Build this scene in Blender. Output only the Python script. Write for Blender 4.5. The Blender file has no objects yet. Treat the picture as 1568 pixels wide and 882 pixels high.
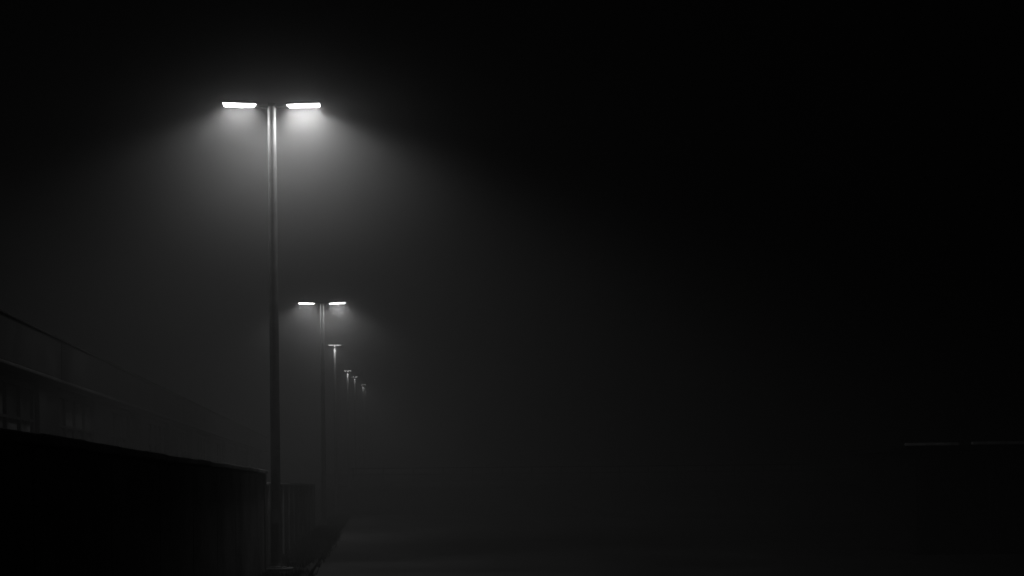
import bpy, bmesh, math, random
from mathutils import Matrix, Vector
random.seed(7)
scene = bpy.context.scene
scene.view_settings.view_transform = 'Standard'
scene.view_settings.look = 'None'
scene.view_settings.exposure = 0
scene.view_settings.gamma = 1

# ------------------------------------------------------------ materials
def mat(name, base, rough=0.7, metal=0.0, var=0.35, scale=3.0, bump=0.0, bscale=40.0, spec=0.4):
    m = bpy.data.materials.new(name); m.use_nodes = True
    nt = m.node_tree; b = nt.nodes['Principled BSDF']
    tc = nt.nodes.new('ShaderNodeTexCoord')
    n = nt.nodes.new('ShaderNodeTexNoise'); n.inputs['Scale'].default_value = scale
    n.inputs['Detail'].default_value = 8; n.inputs['Roughness'].default_value = 0.65
    r = nt.nodes.new('ShaderNodeValToRGB')
    lo = base*(1-var); hi = base*(1+var)
    r.color_ramp.elements[0].position = 0.3; r.color_ramp.elements[1].position = 0.7
    r.color_ramp.elements[0].color = (lo, lo, lo, 1); r.color_ramp.elements[1].color = (hi, hi, hi, 1)
    nt.links.new(tc.outputs['Object'], n.inputs['Vector'])
    nt.links.new(n.outputs['Fac'], r.inputs['Fac'])
    nt.links.new(r.outputs['Color'], b.inputs['Base Color'])
    b.inputs['Roughness'].default_value = rough
    b.inputs['Metallic'].default_value = metal
    b.inputs['Specular IOR Level'].default_value = spec
    if bump:
        n2 = nt.nodes.new('ShaderNodeTexNoise'); n2.inputs['Scale'].default_value = bscale
        n2.inputs['Detail'].default_value = 6
        bp = nt.nodes.new('ShaderNodeBump'); bp.inputs['Strength'].default_value = bump
        bp.inputs['Distance'].default_value = 0.02
        nt.links.new(tc.outputs['Object'], n2.inputs['Vector'])
        nt.links.new(n2.outputs['Fac'], bp.inputs['Height'])
        nt.links.new(bp.outputs['Normal'], b.inputs['Normal'])
    return m

def emis(name, s):
    m = bpy.data.materials.new(name); m.use_nodes = True
    nt = m.node_tree; nt.nodes.clear()
    o = nt.nodes.new('ShaderNodeOutputMaterial'); e = nt.nodes.new('ShaderNodeEmission')
    e.inputs['Strength'].default_value = s; e.inputs['Color'].default_value = (1, 1, 1, 1)
    nt.links.new(e.outputs[0], o.inputs['Surface'])
    return m

M_steel = mat('galvanised_steel', 0.24, 0.55, 0.4, 0.3, 6, 0.25, 60)
M_house = mat('lamp_housing_paint', 0.03, 0.6, 0.0, 0.2, 8)
M_asph = mat('asphalt', 0.06, 0.6, 0, 0.6, 0.25, 0.6, 30)
M_ground = mat('soil_and_grass', 0.02, 0.95, 0, 0.5, 0.6, 0.6, 8)
M_grass = mat('grass_blades', 0.03, 0.9, 0, 0.4, 2, spec=.1)
M_kerb = mat('kerb_concrete', 0.05, 0.9, 0, 0.45, 2, 0.3, 30, spec=.2)
M_found = mat('foundation_concrete', 0.22, 0.85, 0, 0.4, 4, 0.3, 30)
M_conc = mat('stained_concrete', 0.22, 0.9, 0, 0.7, 0.9, 0.5, 12)
M_cope = mat('coping_concrete', 0.30, 0.8, 0, 0.8, .8, 0.4, 20)
M_brick = mat('old_render', 0.02, 0.9, 0, 0.5, 0.5, 0.4, 10, spec=.1)
M_roof = mat('roof_sheet', 0.02, 0.8, 0.0, 0.6, 0.8, 0.2, 10, spec=.1)
M_gut = mat('weathered_gutter', 0.05, 0.7, 0.0, 0.6, 1.0, spec=.2)
M_trim = mat('pale_metal_trim', 0.8, 0.6, 0.0, 0.45, 2.5)
M_dark = mat('dark_frame', 0.015, 0.7, 0.0, 0.2, 4, spec=.1)
M_glass = mat('dirty_glass', 0.015, 0.5, 0, 0.6, 1.5, spec=.1)
M_panel = mat('painted_panel', 0.05, 0.85, 0, 0.95, 2.6, 0.2, 8, spec=.2)
M_lens = emis('lamp_lens_lit', 24)
M_lens2 = emis('small_lamp_lens_lit', 3)

# ------------------------------------------------------------ mesh helpers
def new_obj(name, bm, m, parent=None, smooth=False, bevel=0):
    me = bpy.data.meshes.new(name)
    bm.normal_update()
    bm.to_mesh(me); bm.free()
    me.materials.append(m)
    if smooth:
        for p in me.polygons: p.use_smooth = True
    o = bpy.data.objects.new(name, me)
    scene.collection.objects.link(o)
    if parent: o.parent = parent
    if bevel:
        bv = o.modifiers.new('bevel', 'BEVEL'); bv.width = bevel; bv.segments = 2; bv.limit_method = 'ANGLE'
    return o

def empty(name, loc=(0, 0, 0), rz=0):
    e = bpy.data.objects.new(name, None); scene.collection.objects.link(e)
    e.location = loc; e.rotation_euler = (0, 0, rz); e.empty_display_size = 0.3
    return e

def box(bm, x0, x1, y0, y1, z0, z1):
    r = bmesh.ops.create_cube(bm, size=1)
    for v in r['verts']:
        v.co = Vector((x0+(v.co.x+.5)*(x1-x0), y0+(v.co.y+.5)*(y1-y0), z0+(v.co.z+.5)*(z1-z0)))
    return r['verts']

def lathe(bm, prof, seg=32, cx=0, cy=0):
    rings = []
    for r, z in prof:
        rings.append([bm.verts.new((cx+r*math.cos(2*math.pi*i/seg), cy+r*math.sin(2*math.pi*i/seg), z)) for i in range(seg)])
    for a, b in zip(rings, rings[1:]):
        for i in range(seg):
            j = (i+1) % seg
            bm.faces.new((a[i], a[j], b[j], b[i]))
    bm.faces.new(rings[-1]); bm.faces.new(list(reversed(rings[0])))

# ------------------------------------------------------------ terrain
def sm(a, b, t):
    t = max(0, min(1, (t-a)/(b-a))); return t*t*(3-2*t)
def gz(x, y):
    return 1.5*sm(86, 95, y) + 1.8*sm(100, 175, y)

bm = bmesh.new()
xs = [-600, -300, -150, -80, -50, -30, -20, -12, -8, -5, -3, -1, 1, 3, 6, 10, 15, 22, 30, 45, 70, 100, 160, 300, 600]
ys = [-300, -100, -40, -10, 0, 10, 20, 30, 40, 50, 60, 70, 80, 84, 86, 87, 88, 89, 90, 91, 92, 93, 94, 95, 97, 100, 110, 120, 130, 140, 150, 160, 175, 200, 300, 500, 900]
g = [[bm.verts.new((x, y, gz(x, y))) for x in xs] for y in ys]
for j in range(len(ys)-1):
    for i in range(len(xs)-1):
        bm.faces.new((g[j][i], g[j][i+1], g[j+1][i+1], g[j+1][i]))
new_obj('ground', bm, M_ground, smooth=True)

# asphalt yard: right of the kerb, far edge sweeps round to the right
bm = bmesh.new()
far = []
for i in range(41):
    t = i/40
    x = -1.1 + t*70
    y = 83 - 20*sm(0, 1, t*3.2) - 6*t
    far.append((x, y))
a = [bm.verts.new((x, -40, 0.004)) for x, y in far]; b = [bm.verts.new((x, y, 0.004)) for x, y in far]
for i in range(40): bm.faces.new((a[i], a[i+1], b[i+1], b[i]))
new_obj('asphalt_road', bm, M_asph)

# kerb
bm = bmesh.new()
y = -10
while y < 83:
    box(bm, -1.25, -1.10, y, y+0.985, -0.1, 0.10+random.uniform(-.008, .008)); y += 1.0
new_obj('kerb', bm, M_kerb, bevel=0.02)

# verge sheet + grass
bm = bmesh.new()
q = [bm.verts.new(v) for v in [(-1.99, -10, .06), (-1.25, -10, .06), (-1.25, 84, .06), (-1.99, 84, .06)]]
bm.faces.new(q)
new_obj('verge', bm, M_ground)
bm = bmesh.new()
def blade(x, y, z, h):
    a = random.uniform(0, math.pi*2); w = 0.012; dx, dy = math.cos(a)*w, math.sin(a)*w
    lx, ly = random.uniform(-.5, .5)*h, random.uniform(-.5, .5)*h
    v = [bm.verts.new((x-dx, y-dy, z)), bm.verts.new((x+dx, y+dy, z)), bm.verts.new((x+lx, y+ly, z+h))]
    bm.faces.new(v)
for c in range(1300):
    cx = random.uniform(-1.95, -1.05); cy = random.uniform(20, 84)
    if abs(cy-27.9) < .9: continue
    for k in range(14):
        blade(cx+random.gauss(0, .07), cy+random.gauss(0, .1), .04, random.uniform(.04, .18))
for c in range(2500):
    cx = random.uniform(-1, 40); cy = random.uniform(84, 95) if cx < 12 else random.uniform(64, 90)
    for k in range(8):
        x = cx+random.gauss(0, .15); y = cy+random.gauss(0, .15)
        blade(x, y, gz(x, y)-.02, random.uniform(.1, .35))
new_obj('grass', bm, M_grass)

# ------------------------------------------------------------ street lamps
def pole_parts(e, H, r):
    bm = bmesh.new()
    lathe(bm, [(r*1.12, 0.02), (r*1.12, 1.1), (r*1.02, 1.16), (r, 1.2), (r*.86, H-.18), (r*.86, H-.06), (r*.7, H-.03)])
    new_obj('pole', bm, M_steel, e, True).modifiers.new('es', 'EDGE_SPLIT')
    bm = bmesh.new()
    box(bm, -.32, .32, -.22, .22, -.1, 0.07)
    new_obj('foundation', bm, M_found, e, bevel=.01)
    bm = bmesh.new()
    lathe(bm, [(.2, .07), (.2, .095), (.125, .10), (.11, .17)], 24)
    for k in range(4):
        a = math.pi/4+k*math.pi/2
        lathe(bm, [(.018, .095), (.018, .14)], 6, .16*math.cos(a), .16*math.sin(a))
    box(bm, -.05, .05, -r*1.12-.012, -r*1.0, .55, .95)
    new_obj('foot_plate', bm, M_steel, e)

def head(e, R, s, L, W, lens):
    bm = bmesh.new()
    n = 8; secs = []
    for i in range(n+1):
        t = i/n; x = s*(t*L)
        w = (.8+.3*math.sin(min(1, t*2.2)*math.pi/2))*W; hh = .025+.035*math.sin(math.pi*min(1, .15+t*.85))
        if i == n: w *= .9
        secs.append([bm.verts.new((x, -w, 0)), bm.verts.new((x, w, 0)), bm.verts.new((x, w*.7, hh)), bm.verts.new((x, -w*.7, hh))])
    for a, b in zip(secs, secs[1:]):
        for i in range(4):
            j = (i+1) % 4; bm.faces.new((a[i], a[j], b[j], b[i]))
    bm.faces.new(secs[0]); bm.faces.new(secs[-1][::-1])
    bmesh.ops.recalc_face_normals(bm, faces=bm.faces)
    bm.transform(R)
    new_obj('lamp_head', bm, M_house, e, bevel=.006)
    bm = bmesh.new()
    top = [(.02, -W*.85), (L-.02, -W), (L-.02, W), (.02, W*.9)]
    vt = [bm.verts.new((s*x, y, -.004)) for x, y in top]
    vb = [bm.verts.new((s*(L/2+(x-L/2)*.98), y*.9, -.022)) for x, y in top]
    for i in range(4):
        j = (i+1) % 4; bm.faces.new((vt[i], vt[j], vb[j], vb[i]))
    bm.faces.new(vb[::-1]); bm.faces.new(vt)
    bmesh.ops.recalc_face_normals(bm, faces=bm.faces)
    bm.transform(R)
    new_obj('lens', bm, lens, e)

def lamp_light(e, kind, loc, power, size=140, blend=.6, ry=0, soft=.08):
    ld = bpy.data.lights.new('beam', kind); ld.energy = power; ld.shadow_soft_size = soft
    if kind == 'SPOT':
        ld.spot_size = math.radians(size); ld.spot_blend = blend
    lo = bpy.data.objects.new('beam', ld); scene.collection.objects.link(lo); lo.parent = e
    lo.location = loc; lo.rotation_euler = (0, ry, 0)

def street_lamp(X, Y, H, base, power=(165, 275), point=14):
    e = empty('street_lamp', (X, Y, base))
    pole_parts(e, H, .095)
    bm = bmesh.new()
    box(bm, -.34, .34, -.03, .03, H-.05, H)
    box(bm, -.07, .07, -.07, .07, H-.03, H+.035)
    new_obj('cross_arm', bm, M_house, e, bevel=.008)
    for s, p, tilt in ((-1, power[0], .8), (1, power[1], 2.6)):
        R = Matrix.Translation((s*.28, 0, H)) @ Matrix.Rotation(-s*math.radians(tilt), 4, 'Y')
        head(e, R, s, .67, .12, M_lens)
        for xx in (.40, .62, .84):
            lamp_light(e, 'SPOT', (s*xx, 0, H-.045), p/3, 142, .5, -s*math.radians(5), soft=.05)
        for xx in (.45, .78):
            lamp_light(e, 'POINT', (s*xx, -.03, H-.06), point/2*(1.5 if s > 0 else 1), soft=.05)  # weak extra point lights, added to make the halo round each head
    return e

def small_lamp(X, Y, H, base, power, wide):
    e = empty('street_lamp', (X, Y, base))
    pole_parts(e, H, .085)
    R = Matrix.Translation((-wide/2, 0, H))
    head(e, R, 1, wide, .09, M_lens2)
    lamp_light(e, 'SPOT', (0, -.32, H-.1), power, 140, .6)
    return e

street_lamp(-1.8, 28.1, 9.10, .05)
street_lamp(-1.8, 58.4, 9.10, .05, (125, 155), 8)
small_lamp(-1.8, 80.6, 9.65, 0.0, 140, .72)
for X, D, above, p in [(-1.43, 105, 8.53, 90), (-1.13, 130, 10.0, 70), (-.44, 150, 10.7, 100), (-.3, 175, 12.0, 70)]:
    Y = (D-X*.1)/.995
    b = gz(X, Y)
    small_lamp(X, Y, above+1.7-b, b-.02, p, .55)

# ------------------------------------------------------------ boundary wall
w = empty('boundary_wall')
bm = bmesh.new()
y = -12.0
while y < 27.9:
    y2 = min(y+2.6, 28.0)
    box(bm, -2.24, -2.0, y, y2-.02, -.1, 1.96)
    y = y2
box(bm, -2.22, -2.02, -12, 27.95, -.1, 1.9)
new_obj('wall_panels', bm, M_conc, w, bevel=.01)
bm = bmesh.new()
y = -12.0
while y < 27.9:
    y2 = min(y+1.3, 28.02)
    dz = random.uniform(-.008, .008)
    box(bm, -2.30, -1.93, y, y2-.015, 1.965+dz, 2.03+dz); y = y2
new_obj('coping', bm, M_cope, w, bevel=.012)
bm = bmesh.new()
box(bm, -2.3, -1.97, 27.7, 28.05, -.1, 1.955)
new_obj('end_pier', bm, M_conc, w, bevel=.015)

w = empty('boundary_wall')
bm = bmesh.new()
y = 28.4
while y < 57:
    box(bm, -2.36, -2.14, y, y+2.38, -.1, 1.72)
    box(bm, -2.40, -2.10, y+2.38, y+2.6, -.1, 1.80); y += 2.6
new_obj('wall_panels', bm, M_conc, w, bevel=.01)
bm = bmesh.new()
y = 28.4
while y < 57:
    box(bm, -2.40, -2.10, y, y+2.375, 1.722, 1.77); y += 2.6
new_obj('coping', bm, M_conc, w, bevel=.01)

# ------------------------------------------------------------ long depot building behind the wall
bld = empty('depot_building')
FX = -6.0
Y0, Y1 = 10.2, 83.0
bm = bmesh.new()
box(bm, FX-7.5, FX-.25, Y0, Y1, -.1, 3.68)
P = 5.7; ph = 26.9
k = math.floor((Y0-ph)/P)
piers = []
while ph+k*P < Y1:
    piers.append(ph+k*P); k += 1
for ya in piers:
    if ya+1.7 > Y0: box(bm, FX-.25, FX, max(ya, Y0), min(ya+1.7, Y1), -.1, 3.68)
box(bm, FX-.25, FX-.03, Y0, Y1, -.1, 1.6)
new_obj('walls', bm, M_brick, bld, bevel=.015)
bm = bmesh.new(); bg = bmesh.new(); bp_ = bmesh.new()
for ya in piers:
    a = ya+1.7; b = ya+P
    if a < Y0 or b > Y1: continue
    box(bm, FX-.2, FX-.1, a+.002, b-.002, 1.602, 1.72)
    box(bm, FX-.2, FX-.1, a+.002, b-.002, 3.52, 3.62)
    n = 4
    for i in range(n+1):
        yy = a+.05+(b-a-.1)*i/n
        box(bm, FX-.195, FX-.09, yy-.04, yy+.04, 1.725, 3.515)
    box(bm, FX-.19, FX-.095, a+.1, b-.1, 2.93, 2.98)
    for i in range(n):
        y0 = a+.05+(b-a-.1)*i/n+.042; y1 = a+.05+(b-a-.1)*(i+1)/n-.042
        tgt = bg if random.random() < .35 else bp_
        box(tgt, FX-.18, FX-.15, y0, y1, 1.725, 2.927)
        tgt = bg if random.random() < .5 else bp_
        box(tgt, FX-.18, FX-.15, y0, y1, 2.983, 3.515)
new_obj('window_frames', bm, M_dark, bld)
new_obj('window_glass', bg, M_glass, bld)
new_obj('infill_panels', bp_, M_panel, bld)
bm = bmesh.new()
y = Y0-.2
while y < Y1:
    y2 = min(y+6.0, Y1+.2)
    box(bm, FX-.05, FX+.18, y, y2-.04, 3.80, 4.52+random.uniform(-.01, .01)); y = y2
box(bm, FX-7.7, FX-.06, Y0-.2, Y1+.2, 3.70, 4.35)
new_obj('roof_fascia', bm, M_roof, bld, bevel=.01)
bm = bmesh.new()
box(bm, FX-.04, FX+.22, Y0-.2, Y1+.2, 3.72, 3.79)
new_obj('gutter', bm, M_gut, bld, bevel=.02)
bm = bmesh.new()
box(bm, FX-.1, FX+.22, Y0-.2, Y1+.2, 4.535, 4.57)
new_obj('parapet_cap', bm, M_roof, bld, bevel=.01)

# ------------------------------------------------------------ low building at the right
rb = empty('low_shed', (13.95, 31.0, 0), math.radians(-6))
bm = bmesh.new()
box(bm, -1.6, 12, 0, 5, -.1, 2.38)
for i in range(9):
    x = -1.55+i*1.6
    box(bm, x, x+.16, -.08, -.003, -.1, 2.38)
new_obj('walls', bm, M_brick, rb, bevel=.01)
bm = bmesh.new()
for i in range(8):
    x = -1.25+i*1.6
    if i % 3 == 1: continue
    box(bm, x+.05, x+1.1, -.04, -.004, 1.1, 2.0)
new_obj('windows', bm, M_glass, rb)
bm = bmesh.new()
box(bm, -1.9, 12.3, -.35, 5.3, 2.382, 2.49)
new_obj('flat_roof', bm, M_roof, rb, bevel=.01)
bm = bmesh.new()
box(bm, -1.95, -.75, -.42, -.352, 2.47, 2.535)
box(bm, -.45, 12.35, -.42, -.352, 2.48, 2.55)
new_obj('roof_edge_trim', bm, M_trim, rb, bevel=.008)

# ------------------------------------------------------------ guard fence on the embankment
f = empty('guard_fence')
bm = bmesh.new()
x = -1.0
while x < 30:
    z = gz(x, 95.5)
    box(bm, x-.04, x+.04, 95.46, 95.54, z-.1, z+1.35); x += 2.0
new_obj('posts', bm, M_steel, f)
bm = bmesh.new()
z = gz(0, 95.5)
for h in (.45, .9, 1.33): box(bm, -1.1, 30, 95.40, 95.455, z+h, z+h+.07)
new_obj('rails', bm, M_steel, f)

# ------------------------------------------------------------ fog
bm = bmesh.new()
box(bm, -260, 260, -60, 420, -5, 60)
fm = bpy.data.materials.new('fog_volume'); fm.use_nodes = True
nt = fm.node_tree; nt.nodes.clear()
o = nt.nodes.new('ShaderNodeOutputMaterial'); v = nt.nodes.new('ShaderNodeVolumeScatter')
v.inputs['Density'].default_value = .0165; v.inputs['Anisotropy'].default_value = .05
v.inputs['Color'].default_value = (.95, .95, .95, 1)
nt.links.new(v.outputs[0], o.inputs['Volume'])
fog = new_obj('fog', bm, fm)

# denser volume added round the near lamp heads to imitate their glow: density fades smoothly to nothing at the rim
mm = bpy.data.materials.new('added_halo_volume'); mm.use_nodes = True
nt = mm.node_tree; nt.nodes.clear()
o = nt.nodes.new('ShaderNodeOutputMaterial'); v = nt.nodes.new('ShaderNodeVolumeScatter')
tc = nt.nodes.new('ShaderNodeTexCoord')
ln = nt.nodes.new('ShaderNodeVectorMath'); ln.operation = 'LENGTH'
mr = nt.nodes.new('ShaderNodeMapRange'); mr.inputs['From Min'].default_value = 1; mr.inputs['From Max'].default_value = 0
mr.inputs['To Min'].default_value = 0; mr.inputs['To Max'].default_value = 1
pw = nt.nodes.new('ShaderNodeMath'); pw.operation = 'POWER'; pw.inputs[1].default_value = 1.8
ml = nt.nodes.new('ShaderNodeMath'); ml.operation = 'MULTIPLY'; ml.inputs[1].default_value = .09
nt.links.new(tc.outputs['Object'], ln.inputs[0]); nt.links.new(ln.outputs['Value'], mr.inputs['Value'])
nt.links.new(mr.outputs['Result'], pw.inputs[0]); nt.links.new(pw.outputs[0], ml.inputs[0])
nt.links.new(ml.outputs[0], v.inputs['Density'])
v.inputs['Anisotropy'].default_value = .25; v.inputs['Color'].default_value = (.98, .98, .98, 1)
nt.links.new(v.outputs[0], o.inputs['Volume'])
for (X, Y, Z) in [(-1.4, 28.1, 8.7), (-1.7, 58.4, 8.8)]:
    bm = bmesh.new(); bmesh.ops.create_icosphere(bm, subdivisions=3, radius=1.0)
    mo = new_obj('added_halo', bm, mm); mo.location = (X, Y, Z); mo.scale = (5.4, 4.0, 3.6)

# ------------------------------------------------------------ world
wd = bpy.data.worlds.new('World'); scene.world = wd; wd.use_nodes = True
bgn = wd.node_tree.nodes['Background']
bgn.inputs['Color'].default_value = (.5, .5, .5, 1); bgn.inputs['Strength'].default_value = .002

# ------------------------------------------------------------ camera
cd = bpy.data.cameras.new('camera'); cam = bpy.data.objects.new('camera', cd)
scene.collection.objects.link(cam)
cd.lens = 50; cd.sensor_width = 36; cd.shift_y = .1918; cd.clip_end = 2000; cd.clip_start = .1
yaw = math.radians(5.77)
cam.matrix_world = Matrix.Translation((0, 0, 1.7)) @ Matrix.Rotation(-yaw, 4, 'Z') @ Matrix.Rotation(math.radians(90), 4, 'X') @ Matrix.Rotation(math.radians(-.6), 4, 'Z')
scene.camera = cam
